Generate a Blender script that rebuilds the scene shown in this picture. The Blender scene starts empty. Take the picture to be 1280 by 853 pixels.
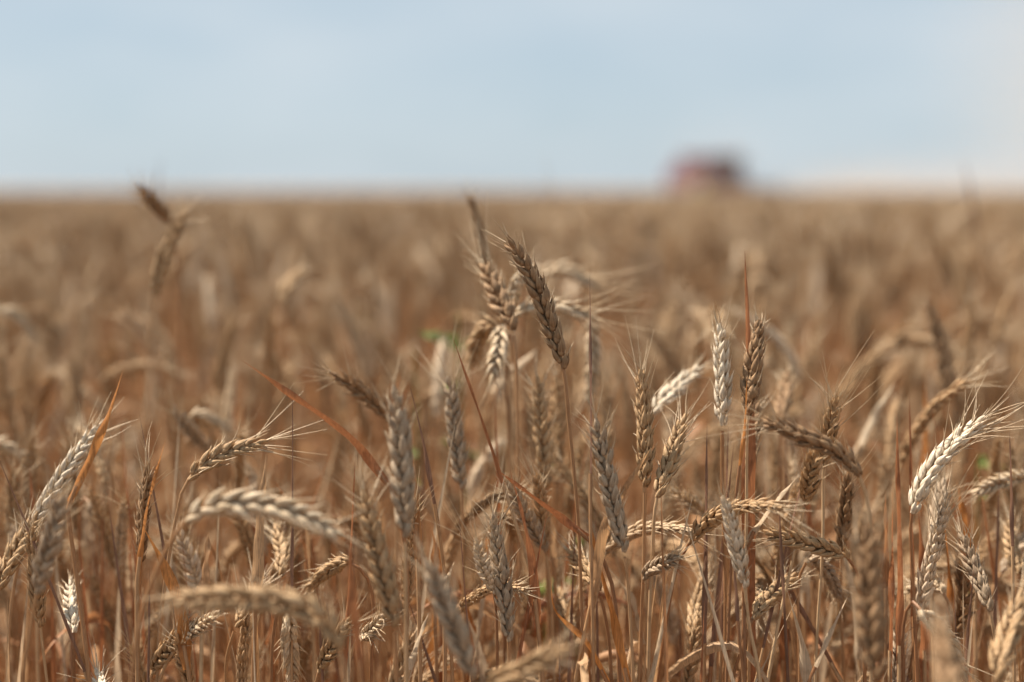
import bpy, math, random
import numpy as np
from mathutils import Vector, Matrix

R = math.radians
random.seed(7)
rs = np.random.RandomState(11)
scene = bpy.context.scene
COL = scene.collection

# ------------------------------------------------------------------ camera
CAM = np.array([0.0, 0.0, 0.95])
FPX = 1280 * 50.0 / 36.0
PITCH = math.atan((426.5 - 237.0) / FPX)
cam_d = bpy.data.cameras.new('camera')
cam_d.lens = 50; cam_d.sensor_width = 36
cam_d.clip_start = 0.02; cam_d.clip_end = 6000
cam_d.dof.use_dof = True
cam_d.dof.focus_distance = 0.82
cam_d.dof.aperture_fstop = 2.4
cam_o = bpy.data.objects.new('camera', cam_d); COL.objects.link(cam_o)
cam_o.location = CAM.tolist()
cam_o.rotation_euler = (R(90) - PITCH, 0, 0)
scene.camera = cam_o
FWD = np.array([0, math.cos(PITCH), -math.sin(PITCH)])
UPV = np.array([0, math.sin(PITCH), math.cos(PITCH)])
RGT = np.array([1.0, 0, 0])

def at(px, py, D):
    """photo pixel (1280 wide) at distance D along the view -> world point"""
    return CAM + D * (FWD + RGT * (px - 640) / FPX + UPV * (426.5 - py) / FPX)

# ------------------------------------------------------------------ sky, sun
SUN_AZ, SUN_EL = R(-62), R(60)
world = bpy.data.worlds.new('World'); scene.world = world
world.use_nodes = True
nt = world.node_tree; nt.nodes.clear()
def wn(t, **k):
    n = nt.nodes.new(t)
    for a, b in k.items(): setattr(n, a, b)
    return n
sky = wn('ShaderNodeTexSky', sky_type='NISHITA', sun_disc=False, sun_elevation=SUN_EL, sun_rotation=SUN_AZ,
         altitude=100, air_density=1.0, dust_density=0.6, ozone_density=1.3)
tc = wn('ShaderNodeTexCoord')
mp = wn('ShaderNodeMapping'); mp.inputs['Scale'].default_value = (1.0, 1.0, 2.6)
nz = wn('ShaderNodeTexNoise'); nz.inputs['Scale'].default_value = 4.2; nz.inputs['Detail'].default_value = 5; nz.inputs['Roughness'].default_value = .5
rp = wn('ShaderNodeMapRange'); rp.inputs['From Min'].default_value = .36; rp.inputs['From Max'].default_value = .70
rp.inputs['To Min'].default_value = 0; rp.inputs['To Max'].default_value = .62
mx = wn('ShaderNodeMix', data_type='RGBA')
mx.inputs['B'].default_value = (6.35, 6.95, 7.4, 1)
bg = wn('ShaderNodeBackground'); bg.inputs['Strength'].default_value = 0.0515
wo = wn('ShaderNodeOutputWorld')
L = nt.links.new
L(tc.outputs['Generated'], mp.inputs['Vector']); L(mp.outputs['Vector'], nz.inputs['Vector'])
L(nz.outputs['Fac'], rp.inputs['Value']); L(rp.outputs['Result'], mx.inputs['Factor'])
veil = wn('ShaderNodeMix', data_type='RGBA'); veil.inputs['Factor'].default_value = .82; veil.inputs['B'].default_value = (4.8, 5.8, 6.65, 1)
L(sky.outputs['Color'], veil.inputs['A']); L(veil.outputs['Result'], mx.inputs['A']); L(mx.outputs['Result'], bg.inputs['Color']); L(bg.outputs['Background'], wo.inputs['Surface'])

sd = bpy.data.lights.new('sun', 'SUN'); sd.energy = 5.0; sd.angle = R(0.5); sd.color = (1.0, .91, .79)
so = bpy.data.objects.new('sun', sd); COL.objects.link(so)
sdir = Vector((math.sin(SUN_AZ) * math.cos(SUN_EL), math.cos(SUN_AZ) * math.cos(SUN_EL), math.sin(SUN_EL)))
so.rotation_euler = sdir.to_track_quat('Z', 'Y').to_euler(); so.location = (-4, 2, 6)

vs = scene.view_settings
vs.view_transform = 'Standard'; vs.look = 'None'; vs.gamma = 1.0; vs.exposure = 1.08
scene.cycles.max_bounces = 8; scene.cycles.diffuse_bounces = 6; scene.cycles.transparent_max_bounces = 6
scene.cycles.volume_bounces = 1

# ------------------------------------------------------------------ materials
def plant_mat(name, cols, translucent=0.12, rough=.55, streak=(400, 400, 60), island=True, objrand=None, vary=.12, bump=.25, stain=.45, husk=False):
    """cols: list of base colours picked per husk / per object; fine fibre streaks and blotches on top"""
    m = bpy.data.materials.new(name); m.use_nodes = True
    t = m.node_tree; t.nodes.clear(); n = t.nodes.new; l = t.links.new
    geo = n('ShaderNodeNewGeometry'); oi = n('ShaderNodeObjectInfo'); tcn = n('ShaderNodeTexCoord')
    def ramp(src, cs):
        r = n('ShaderNodeValToRGB'); e = r.color_ramp.elements
        while len(e) < len(cs): e.new(.5)
        for i, c in enumerate(cs):
            e[i].position = i / max(1, len(cs) - 1); e[i].color = (*c, 1)
        l(src, r.inputs['Fac']); return r.outputs['Color']
    if objrand:
        col_o = ramp(oi.outputs['Random'], objrand)
        if island:
            mi = n('ShaderNodeMix'); mi.data_type = 'RGBA'; mi.inputs['Factor'].default_value = .35
            l(col_o, mi.inputs['A']); l(ramp(geo.outputs['Random Per Island'], cols), mi.inputs['B']); col = mi.outputs['Result']
        else: col = col_o
    else:
        col = ramp(geo.outputs['Random Per Island'] if island else oi.outputs['Random'], cols)
    mpn = n('ShaderNodeMapping'); mpn.inputs['Scale'].default_value = streak; l(tcn.outputs['Object'], mpn.inputs['Vector'])
    ns = n('ShaderNodeTexNoise'); ns.inputs['Scale'].default_value = 3.0; ns.inputs['Detail'].default_value = 4; l(mpn.outputs['Vector'], ns.inputs['Vector'])
    nb = n('ShaderNodeTexNoise'); nb.inputs['Scale'].default_value = 130; nb.inputs['Detail'].default_value = 3; l(tcn.outputs['Object'], nb.inputs['Vector'])
    hv = n('ShaderNodeHueSaturation')
    mr = n('ShaderNodeMapRange'); mr.inputs['From Min'].default_value = .3; mr.inputs['From Max'].default_value = .7
    mr.inputs['To Min'].default_value = 1 - vary * 1.6; mr.inputs['To Max'].default_value = 1 + vary * 1.6
    l(ns.outputs['Fac'], mr.inputs['Value']); l(mr.outputs['Result'], hv.inputs['Value']); l(col, hv.inputs['Color'])
    col2 = hv.outputs['Color']
    if husk:
        ha = n('ShaderNodeAttribute'); ha.attribute_name = 'husk'
        sep = n('ShaderNodeSeparateXYZ'); l(ha.outputs['Vector'], sep.inputs[0])
        vm = n('ShaderNodeMapping'); vm.inputs['Scale'].default_value = (5.0, .7, 5.0); l(ha.outputs['Vector'], vm.inputs['Vector'])
        cb = n('ShaderNodeCombineXYZ'); ml = n('ShaderNodeMath'); ml.operation = 'MULTIPLY'; ml.inputs[1].default_value = 37.0
        l(geo.outputs['Random Per Island'], ml.inputs[0]); l(ml.outputs[0], cb.inputs[1])
        av = n('ShaderNodeVectorMath'); l(vm.outputs['Vector'], av.inputs[0]); l(cb.outputs[0], av.inputs[1])
        vn = n('ShaderNodeTexNoise'); vn.inputs['Scale'].default_value = 1.6; vn.inputs['Detail'].default_value = 3; l(av.outputs[0], vn.inputs['Vector'])
        vr = n('ShaderNodeMapRange'); vr.inputs['From Min'].default_value = .32; vr.inputs['From Max'].default_value = .68; vr.inputs['To Min'].default_value = .62; vr.inputs['To Max'].default_value = 1.30; l(vn.outputs['Fac'], vr.inputs['Value'])
        h2 = n('ShaderNodeHueSaturation'); l(vr.outputs['Result'], h2.inputs['Value']); l(col2, h2.inputs['Color'])
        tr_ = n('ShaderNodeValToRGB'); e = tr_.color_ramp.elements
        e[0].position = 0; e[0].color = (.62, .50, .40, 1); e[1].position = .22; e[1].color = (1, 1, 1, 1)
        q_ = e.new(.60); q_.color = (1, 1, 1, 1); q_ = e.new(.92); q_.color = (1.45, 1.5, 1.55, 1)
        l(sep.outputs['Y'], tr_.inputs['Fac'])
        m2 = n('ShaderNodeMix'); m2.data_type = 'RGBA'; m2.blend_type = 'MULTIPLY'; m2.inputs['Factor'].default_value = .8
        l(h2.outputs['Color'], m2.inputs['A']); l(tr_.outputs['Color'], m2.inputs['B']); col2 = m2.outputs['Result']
    ms = n('ShaderNodeMapRange'); ms.inputs['From Min'].default_value = .56; ms.inputs['From Max'].default_value = .74
    ms.inputs['To Min'].default_value = 0; ms.inputs['To Max'].default_value = stain; l(nb.outputs['Fac'], ms.inputs['Value'])
    mc = n('ShaderNodeMix'); mc.data_type = 'RGBA'; mc.blend_type = 'MULTIPLY'; mc.inputs['B'].default_value = (.45, .33, .25, 1)
    l(ms.outputs['Result'], mc.inputs['Factor']); l(col2, mc.inputs['A'])
    b = n('ShaderNodeBsdfPrincipled'); b.inputs['Roughness'].default_value = rough; b.inputs['Specular IOR Level'].default_value = .35
    l(mc.outputs['Result'], b.inputs['Base Color'])
    if bump:
        bn = n('ShaderNodeBump'); bn.inputs['Strength'].default_value = bump; bn.inputs['Distance'].default_value = .0006
        l(ns.outputs['Fac'], bn.inputs['Height']); l(bn.outputs['Normal'], b.inputs['Normal'])
    tr = n('ShaderNodeBsdfTranslucent'); l(mc.outputs['Result'], tr.inputs['Color'])
    mxs = n('ShaderNodeMixShader'); mxs.inputs['Fac'].default_value = translucent
    l(b.outputs['BSDF'], mxs.inputs[1]); l(tr.outputs['BSDF'], mxs.inputs[2])
    o = n('ShaderNodeOutputMaterial'); l(mxs.outputs['Shader'], o.inputs['Surface'])
    return m

TONES = {
    'white': [(.58, .46, .32), (.72, .61, .46), (.65, .54, .40)],
    'cream': [(.50, .36, .215), (.64, .50, .34), (.57, .42, .27)],
    'tan':   [(.33, .20, .095), (.48, .315, .17), (.40, .25, .125)],
    'brown': [(.22, .125, .06), (.36, .22, .115), (.28, .165, .082)],
    'dark':  [(.25, .15, .078), (.37, .235, .13), (.30, .19, .10)],
    'grey':  [(.31, .215, .135), (.45, .335, .225), (.37, .265, .17)],
}
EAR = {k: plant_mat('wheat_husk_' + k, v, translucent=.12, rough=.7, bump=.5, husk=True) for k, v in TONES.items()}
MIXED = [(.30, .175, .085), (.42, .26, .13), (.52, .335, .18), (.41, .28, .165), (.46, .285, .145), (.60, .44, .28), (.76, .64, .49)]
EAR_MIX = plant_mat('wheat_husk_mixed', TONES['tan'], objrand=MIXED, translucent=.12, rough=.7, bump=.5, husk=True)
AWN = plant_mat('awn_straw', [(.56, .41, .25), (.70, .56, .39)], translucent=.25, island=True, bump=0, stain=0)
STEM = plant_mat('straw_stem', [(.36, .20, .10), (.44, .28, .15)], island=False, objrand=[(.24, .11, .05), (.44, .25, .12), (.36, .18, .08), (.54, .37, .21), (.40, .225, .11), (.32, .145, .062)], translucent=.05, rough=.45, streak=(700, 700, 12), vary=.14)
LEAF = {
    'rust':   plant_mat('dry_leaf_rust', [(.31, .118, .048), (.38, .155, .062)], translucent=.32, island=False, streak=(500, 500, 14), vary=.2, stain=.6),
    'orange': plant_mat('dry_leaf_orange', [(.46, .18, .05), (.54, .235, .07)], translucent=.42, island=False, streak=(500, 500, 14), vary=.2, stain=.6),
    'straw':  plant_mat('dry_leaf_straw', [(.52, .38, .24), (.62, .49, .34)], translucent=.35, island=False, streak=(500, 500, 14), vary=.15),
    'dark':   plant_mat('dry_leaf_dark', [(.17, .09, .055), (.22, .115, .07)], translucent=.2, island=False, streak=(500, 500, 14), vary=.2),
    'mixed':  plant_mat('dry_leaf_mixed', [(.4, .2, .1)], translucent=.38, island=False, objrand=[(.38, .165, .065), (.40, .205, .095), (.54, .34, .18), (.44, .22, .085), (.34, .165, .08), (.50, .29, .14), (.60, .44, .28)], streak=(500, 500, 14), vary=.2, stain=.5),
    'green':  plant_mat('green_leaf', [(.15, .19, .04), (.20, .23, .06)], translucent=.4, island=False, streak=(300, 300, 30), vary=.15, stain=.1),
}

def simple_mat(name, col, rough=.5, metal=0.0, noise=.08, scale=3.0, trans=0.0, spec=.5):
    m = bpy.data.materials.new(name); m.use_nodes = True
    t = m.node_tree; b = t.nodes['Principled BSDF']
    b.inputs['Roughness'].default_value = rough; b.inputs['Metallic'].default_value = metal; b.inputs['Transmission Weight'].default_value = trans
    b.inputs['Specular IOR Level'].default_value = spec
    tcn = t.nodes.new('ShaderNodeTexCoord'); nn = t.nodes.new('ShaderNodeTexNoise'); nn.inputs['Scale'].default_value = scale; nn.inputs['Detail'].default_value = 6
    mr = t.nodes.new('ShaderNodeMapRange'); mr.inputs['To Min'].default_value = 1 - noise * 2; mr.inputs['To Max'].default_value = 1 + noise * 2
    hv = t.nodes.new('ShaderNodeHueSaturation'); hv.inputs['Color'].default_value = (*col, 1)
    t.links.new(tcn.outputs['Object'], nn.inputs['Vector']); t.links.new(nn.outputs['Fac'], mr.inputs['Value'])
    t.links.new(mr.outputs['Result'], hv.inputs['Value']); t.links.new(hv.outputs['Color'], b.inputs['Base Color'])
    return m

# ------------------------------------------------------------------ mesh helpers
class MB:
    def __init__(s): s.v = []; s.q = []; s.mi = []; s.h = []; s.n = 0
    def add(s, v, q, mi=0, h=None):
        v = np.asarray(v, float); q = np.asarray(q, int)
        s.h.append(np.zeros((len(v), 3)) + [0, .5, 0] if h is None else h)
        s.v.append(v); s.q.append(q + s.n); s.mi.append(np.full(len(q), mi, int)); s.n += len(v)
    def mesh(s, name, mats, smooth=True, offset=None):
        me = bpy.data.meshes.new(name)
        v = np.concatenate(s.v); q = np.concatenate(s.q); mi = np.concatenate(s.mi)
        if offset is not None: v = v - offset
        me.vertices.add(len(v)); me.vertices.foreach_set('co', v.astype(np.float32).ravel())
        me.loops.add(q.size); me.loops.foreach_set('vertex_index', q.astype(np.int32).ravel())
        me.polygons.add(len(q))
        me.polygons.foreach_set('loop_start', np.arange(0, q.size, 4, dtype=np.int32))
        me.polygons.foreach_set('material_index', mi.astype(np.int32))
        at_ = me.attributes.new('husk', 'FLOAT_VECTOR', 'POINT'); at_.data.foreach_set('vector', np.concatenate(s.h).astype(np.float32).ravel())
        me.update(calc_edges=True); me.validate()
        if smooth: me.polygons.foreach_set('use_smooth', np.ones(len(me.polygons), bool))
        for m in (mats if isinstance(mats, (list, tuple)) else [mats]): me.materials.append(m)
        return me
    def obj(s, name, mats, parent=None, offset=None, smooth=True):
        o = bpy.data.objects.new(name, s.mesh(name, mats, smooth, offset)); COL.objects.link(o)
        if parent is not None: o.parent = parent
        return o

def nrm(v):
    v = np.asarray(v, float); return v / (np.linalg.norm(v) + 1e-12)

def spline(P, n=60):
    """centripetal Catmull-Rom through P, resampled evenly: returns points, tangents, length"""
    P = np.asarray(P, float)
    P = np.vstack([2 * P[0] - P[1], P, 2 * P[-1] - P[-2]])
    out = []
    for i in range(1, len(P) - 2):
        p0, p1, p2, p3 = P[i - 1:i + 3]
        t0 = 0; t1 = t0 + max(1e-5, np.linalg.norm(p1 - p0)) ** .5; t2 = t1 + max(1e-5, np.linalg.norm(p2 - p1)) ** .5; t3 = t2 + max(1e-5, np.linalg.norm(p3 - p2)) ** .5
        t = np.linspace(t1, t2, 24, endpoint=(i == len(P) - 3))[:, None]
        a1 = (t1 - t) / (t1 - t0) * p0 + (t - t0) / (t1 - t0) * p1
        a2 = (t2 - t) / (t2 - t1) * p1 + (t - t1) / (t2 - t1) * p2
        a3 = (t3 - t) / (t3 - t2) * p2 + (t - t2) / (t3 - t2) * p3
        b1 = (t2 - t) / (t2 - t0) * a1 + (t - t0) / (t2 - t0) * a2
        b2 = (t3 - t) / (t3 - t1) * a2 + (t - t1) / (t3 - t1) * a3
        out.append((t2 - t) / (t2 - t1) * b1 + (t - t1) / (t2 - t1) * b2)
    return resample(np.vstack(out), n)

def resample(Q, n):
    d = np.r_[0, np.cumsum(np.linalg.norm(np.diff(Q, axis=0), axis=1))]
    s = np.linspace(0, d[-1], n)
    X = np.stack([np.interp(s, d, Q[:, k]) for k in range(3)], 1)
    T = np.gradient(X, axis=0); T /= np.linalg.norm(T, axis=1)[:, None] + 1e-12
    return X, T, d[-1]

def tube(mb, X, T, rad, seg=6, mi=0):
    n = len(X); rad = np.broadcast_to(rad, (n,))
    a = np.array([1.0, 0, 0]) if abs(T[0][0]) < .8 else np.array([0, 1.0, 0])
    U = np.zeros((n, 3)); u = nrm(np.cross(T[0], a))
    for i in range(n):
        u = nrm(u - T[i] * np.dot(u, T[i])); U[i] = u
    V = np.cross(T, U); th = np.arange(seg) * 2 * math.pi / seg
    ring = U[:, None, :] * np.cos(th)[None, :, None] + V[:, None, :] * np.sin(th)[None, :, None]
    v = X[:, None, :] + ring * rad[:, None, None]
    mb.add(v.reshape(-1, 3), grid_q(n, seg, True), mi)

_gq = {}
def grid_q(n, seg, wrap):
    k = (n, seg, wrap)
    if k not in _gq:
        q = []
        for i in range(n - 1):
            for j in range(seg if wrap else seg - 1):
                a = i * seg + j; b = i * seg + (j + 1) % seg
                q.append((a, b, b + seg, a + seg))
        _gq[k] = np.array(q)
    return _gq[k]

PROF = [(0, .35), (.08, .68), (.22, .95), (.40, 1.0), (.57, .84), (.72, .58), (.86, .30), (.97, .13), (1.16, .02)]
PROF_LO = [(0, .4), (.25, .95), (.55, .95), (.85, .42), (1.08, .03)]
def kern_template(seg, prof):
    th = np.arange(seg) * 2 * math.pi / seg
    z = np.array([p[0] for p in prof]); r = np.array([p[1] for p in prof])
    x = r[:, None] * np.cos(th)[None]; s = np.sin(th)[None]
    y = r[:, None] * np.where(s > 0, s * (1 + .22 * s ** 6), s * .7)
    y = y + .14 * np.sin(np.pi * np.clip(z, 0, 1))[:, None] - .25 * np.clip(z - .8, 0, 1)[:, None]
    zz = np.broadcast_to(z[:, None], x.shape); h = np.stack([np.broadcast_to(np.cos(th)[None], x.shape), zz, np.broadcast_to(s, x.shape)], -1).reshape(-1, 3)
    return np.stack([x, y, zz], -1).reshape(-1, 3), grid_q(len(prof), seg, True), h
K_HI = kern_template(10, PROF); K_MID = kern_template(7, PROF[::1]); K_LO = kern_template(5, PROF_LO)

def kernel(mb, tmpl, base, axis, outw, Lk, hw, ht, mi=0):
    Z = nrm(axis); Y = nrm(outw - Z * np.dot(outw, Z)); X = np.cross(Y, Z)
    t, q, h = tmpl
    mb.add(base + (t[:, :1] * hw) * X + (t[:, 1:2] * ht) * Y + (t[:, 2:] * Lk) * Z, q, mi, h)
    return base + Z * Lk * 1.08 - Y * ht * .05

def awn(mb, p, d, ln, r0=.00026, mi=0, rng=rs):
    d = nrm(d); side = nrm(np.cross(d, rng.normal(size=3)))
    t = np.linspace(0, 1, 6)[:, None]
    c = rng.uniform(-.25, .25)
    X = p + d * ln * t + side * ln * c * t ** 2
    T = np.gradient(X, axis=0); T /= np.linalg.norm(T, axis=1)[:, None]
    tube(mb, X, T, np.linspace(r0, r0 * .25, 6), 3, mi)

MM = .001
def ear_parts(X, T, length, roll=0., detail='mid', awn_top=25., awn_n=8, fat=1.0, refdir=None, rng=rs):
    """X,T: path of the ear, base to tip. returns rachis MB, list of spikelet MBs, list of awn MBs"""
    tm = {'hi': K_HI, 'mid': K_MID, 'lo': K_LO}[detail]
    n = max(8, int(length / (.0037 * fat)))
    flare = rng.uniform(.85, 1.35)
    use = max(.01, length - .007)
    rach = MB(); tube(rach, X[:: max(1, len(X) // 12)], T[:: max(1, len(X) // 12)], .0011, 5)
    spk = []; aw = []
    tips = []
    for i in range(n):
        f = i / (n - 1)
        s = f * use / length * (len(X) - 1)
        k = int(s); k2 = min(k + 1, len(X) - 1); w = s - k
        P = X[k] * (1 - w) + X[k2] * w; Tn = nrm(T[k] * (1 - w) + T[k2] * w)
        d = nrm(P - CAM) if refdir is None else refdir
        U0 = nrm(np.cross(Tn, d)); V0 = np.cross(U0, Tn)
        ro = roll + rng.normal() * .10
        U = U0 * math.cos(ro) + V0 * math.sin(ro); V = np.cross(U, Tn)
        sd_ = 1 if i % 2 else -1
        U = U * sd_
        sc = fat * (.72 + .28 * min(1, f / .18)) * (1 - .36 * max(0, (f - .55) / .45)) * rng.uniform(.93, 1.07)
        mb = MB(); j = lambda a: rng.normal() * a
        kick = rng.uniform(.1, .35) if rng.rand() < .10 else 0
        last = (i == n - 1)
        if last: U = U * .15
        mm = MM * sc
        for sg in (1, -1):
            kernel(mb, tm, P + U * 1.1 * mm + V * sg * 1.5 * mm - Tn * .4 * mm, Tn + U * (.24 + j(.07)) + V * sg * (.17 + j(.07)), U * .35 + V * sg, (7.8 + j(.6)) * mm, 1.8 * mm, 1.0 * mm)
            tp = kernel(mb, tm, P + U * 1.5 * mm + V * sg * 1.35 * mm + Tn * .9 * mm, Tn + U * (.27 * flare + j(.08) + kick) + V * sg * (.15 * flare + j(.08)), U * (.6 + j(.15)) + V * sg * .8, (10.4 + j(.9)) * mm, (2.15 + j(.2)) * mm, (1.5 + j(.15)) * mm)
            tips.append((tp, nrm(Tn + U * .45 + V * sg * .3), f))
        if rng.rand() < .9:
            tp = kernel(mb, tm, P + U * 2.0 * mm + Tn * 2.4 * mm, Tn + U * (.42 + j(.09)) + V * j(.08), U + V * j(.2), (9.2 + j(.8)) * mm, 1.9 * mm, 1.5 * mm)
            tips.append((tp, nrm(Tn + U * .5), f))
        spk.append(mb)
    # short bristles everywhere, long awns near the tip
    for tp, dr, f in tips:
        if rng.rand() < .8:
            a = MB(); awn(a, tp - dr * .0008, dr + rng.normal(size=3) * .16, (rng.uniform(.0015, .006) if rng.rand() < .65 else rng.uniform(.005, .012)) * (.7 + f), .00034, rng=rng); aw.append((a, False))
    order = sorted(tips, key=lambda q: -q[2] - rng.rand() * .35)[:int(awn_n * 1.5)]
    for tp, dr, f in order:
        a = MB(); awn(a, tp, dr + rng.normal(size=3) * .18, awn_top * MM * rng.uniform(.35, 1.2), .00034, rng=rng); aw.append((a, True))
    return rach, spk, aw

def merge(dst, src, mi=0):
    for v, q in zip(src.v, src.q): pass
    if src.n:
        v = np.concatenate(src.v); q = np.concatenate(src.q); dst.add(v, q, mi, np.concatenate(src.h))

def leaf_blade(mb, X, T, width, twist0=0., twist=1.2, fold=.45, mi=0, facing=None, base_w=.55):
    n = len(X); t = np.linspace(0, 1, n)
    ph = (X[0].sum() * 977.0) % 6.28
    wav = .35 * np.sin(t * 9 + ph) + .2 * np.sin(t * 21 + ph * 2)
    w = width * .40 * (1 + .12 * np.sin(t * 14 + ph)) * np.where(t < .3, base_w + (1 - base_w) * (t / .3), np.clip(1 - ((t - .3) / .7) ** 1.7, 0.015, 1))
    vs_ = []
    for i in range(n):
        d = nrm(X[i] - CAM) if facing is None else facing
        S0 = nrm(np.cross(T[i], d)); N0 = np.cross(S0, T[i])
        a = twist0 + twist * t[i] + wav[i]
        S = S0 * math.cos(a) + N0 * math.sin(a); N = np.cross(S, T[i])
        vs_ += [X[i] - S * w[i] + N * w[i] * fold, X[i] - S * w[i] * .5 + N * w[i] * fold * .35, X[i], X[i] + S * w[i] * .5 + N * w[i] * fold * .35, X[i] + S * w[i] + N * w[i] * fold]
    mb.add(np.array(vs_), grid_q(n, 5, False), mi)

def stem_radius(n, r_top=.00095, r_bot=.0017): return np.linspace(r_bot, r_top, n)

def stem_mesh(mb, X, T, mi=0, seg=7, r_top=.00095, r_bot=.0017, nodes=(.45,)):
    n = len(X); r = stem_radius(n, r_top, r_bot).copy()
    t = np.linspace(0, 1, n); ph = (X[n // 2].sum() * 1531.0) % 6.28
    wob = np.sin(np.pi * np.clip(t, 0, 1))[:, None] * np.stack([.0016 * np.sin(t * 17 + ph) + .0008 * np.sin(t * 41 + 2 * ph), .0016 * np.sin(t * 13 + 2 * ph), t * 0], 1)
    X = X + wob; r = r * (1 + .10 * np.sin(t * 23 + ph))
    for k in nodes: r += .0006 * np.exp(-((t - k) / .012) ** 2)
    tube(mb, X, T, r, seg, mi)

def side_leaf(mb, P, stemT, rng, ln, width, mi=0, facing=np.array([0, 1.0, 0])):
    az = rng.uniform(0, 2 * math.pi); h = np.array([math.cos(az), math.sin(az), 0])
    droop = rng.uniform(.2, 1.5)
    pts = [P, P + stemT * ln * .18 + h * ln * .07, P + stemT * ln * .30 + h * ln * .30, P + np.array([0, 0, 1]) * ln * (.38 - .25 * droop) + h * ln * .55, P + np.array([0, 0, 1]) * ln * (.42 - .62 * droop) + h * ln * .74]
    X, T, _ = spline(pts, 18)
    leaf_blade(mb, X, T, width, rng.uniform(-1, 1), rng.uniform(-2.5, 2.5), rng.uniform(.15, .7), mi, facing)

def tag(o, label, cat, group=None, kind=None):
    if label: o['label'] = label
    if cat: o['category'] = cat
    if group: o['group'] = group
    if kind: o['kind'] = kind
    return o
def empty(name, loc):
    o = bpy.data.objects.new(name, None); COL.objects.link(o); o.location = [float(a) for a in loc]
    o.empty_display_size = .02
    return o

# ------------------------------------------------------------------ ground
m_soil = simple_mat('dry_soil', (.13, .085, .055), .95, noise=.35, scale=25)
g = MB()
g.add([(-4000, -4000, 0), (4000, -4000, 0), (4000, 4000, 0), (-4000, 4000, 0)], [(0, 1, 2, 3)])
tag(g.obj('ground', m_soil, smooth=False), 'bare dry brown soil under the standing wheat', None, kind='structure')

# ------------------------------------------------------------------ one wheat stalk of the general crop
GROUPED = []
def stalk_pieces(rng, detail, h=.80, nleaf=4):
    """upright or nodding stalk at the origin: returns dict of MBs"""
    nod = rng.choice([rng.uniform(0, .5), rng.uniform(.5, 1.4), rng.uniform(1.4, 2.4)], p=[.58, .29, .13])
    az = rng.uniform(0, 2 * math.pi); hd = np.array([math.cos(az), math.sin(az), 0])
    el = rng.uniform(.060, .090)
    lean = rng.uniform(0, .12)
    neck = h - .03
    pts = [np.zeros(3), hd * lean * .15 * h + [0, 0, .35 * h], hd * lean * .5 * h + [0, 0, .72 * h]]
    top = hd * lean * h + np.array([0, 0, neck]); pts.append(top)
    # arc of the neck and ear, bending by nod
    ang0 = lean * .8; p = top.copy(); L0 = .035; N = 8
    for k in range(N):
        a = ang0 + nod * (k + 1) / N; p = p + (hd * math.sin(a) + np.array([0, 0, math.cos(a)])) * ((L0 + el) / N); pts.append(p.copy())
    X, T, ln = spline(pts, 120)
    kb = int(120 * (1 - el / ln)); Xe, Te = X[kb:], T[kb:]
    Xs, Ts = X[:kb + 2:2], T[:kb + 2:2]
    stem = MB(); stem_mesh(stem, Xs, Ts, seg=6 if detail != 'lo' else 4, nodes=(.4, .7))
    fd = np.array([math.cos(az + 1.3 + rng.uniform(-.8, .8)), math.sin(az + 1.3), .2])
    ra, sp, aw = ear_parts(Xe, Te, el, rng.uniform(-1.5, 1.5), detail, rng.uniform(14, 40), rng.randint(6, 16), rng.uniform(.82, 1.12), nrm(fd), rng)
    ear = MB(); merge(ear, ra)
    for s in sp: merge(ear, s)
    beard = MB()
    for a, lg in aw:
        if detail != 'lo' or lg: merge(beard, a)
    leaves = []
    for k in range(nleaf):
        i = int(len(Xs) * rng.uniform(.45, .86)); lf = MB(); side_leaf(lf, Xs[i], Ts[i], rng, rng.uniform(.08, .22), rng.uniform(.0035, .010)); leaves.append(lf)
    # a dry sheath leaf wrapping upward beside the stem
    i = int(len(Xs) * rng.uniform(.55, .8)); j = min(len(Xs) - 1, i + int(len(Xs) * .22))
    if j - i > 5:
        off = hd[[1, 0, 2]] * np.array([1, -1, 0]) * .004
        Xl, Tl, _ = resample(Xs[i:j] + off * np.linspace(0, 2.5, j - i)[:, None], 14)
        lf = MB(); leaf_blade(lf, Xl, Tl, rng.uniform(.004, .008), rng.uniform(-1, 1), rng.uniform(-2, 2), .5, 0, np.array([0, 1.0, 0])); leaves.append(lf)
    top_z = max(np.max(Xe[:, 2]), Xs[-1, 2])
    return dict(stem=stem, ear=ear, beard=beard, leaves=leaves, top=top_z)

# ------------------------------------------------------------------ the mass of the crop, beyond the counted stalks
def field_variants(n):
    c = bpy.data.collections.new('wheat_variants')
    tops = []
    for k in range(n):
        d = stalk_pieces(np.random.RandomState(500 + k), 'lo')
        mb = MB(); merge(mb, d['stem'], 0); merge(mb, d['ear'], 1); merge(mb, d['beard'], 2)
        for lf in d['leaves']: merge(mb, lf, 3)
        o = bpy.data.objects.new('wheat_variant', mb.mesh('wheat_variant', [STEM, EAR_MIX, AWN, LEAF['mixed']]))
        c.objects.link(o); tops.append(d['top'])
    return c, tops

def crop_height(x, y):
    return .018 * math.sin(x * 1.9 + 1.3 * math.sin(y * .8)) + .014 * math.sin(y * 2.7 + x * 1.1)

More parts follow.
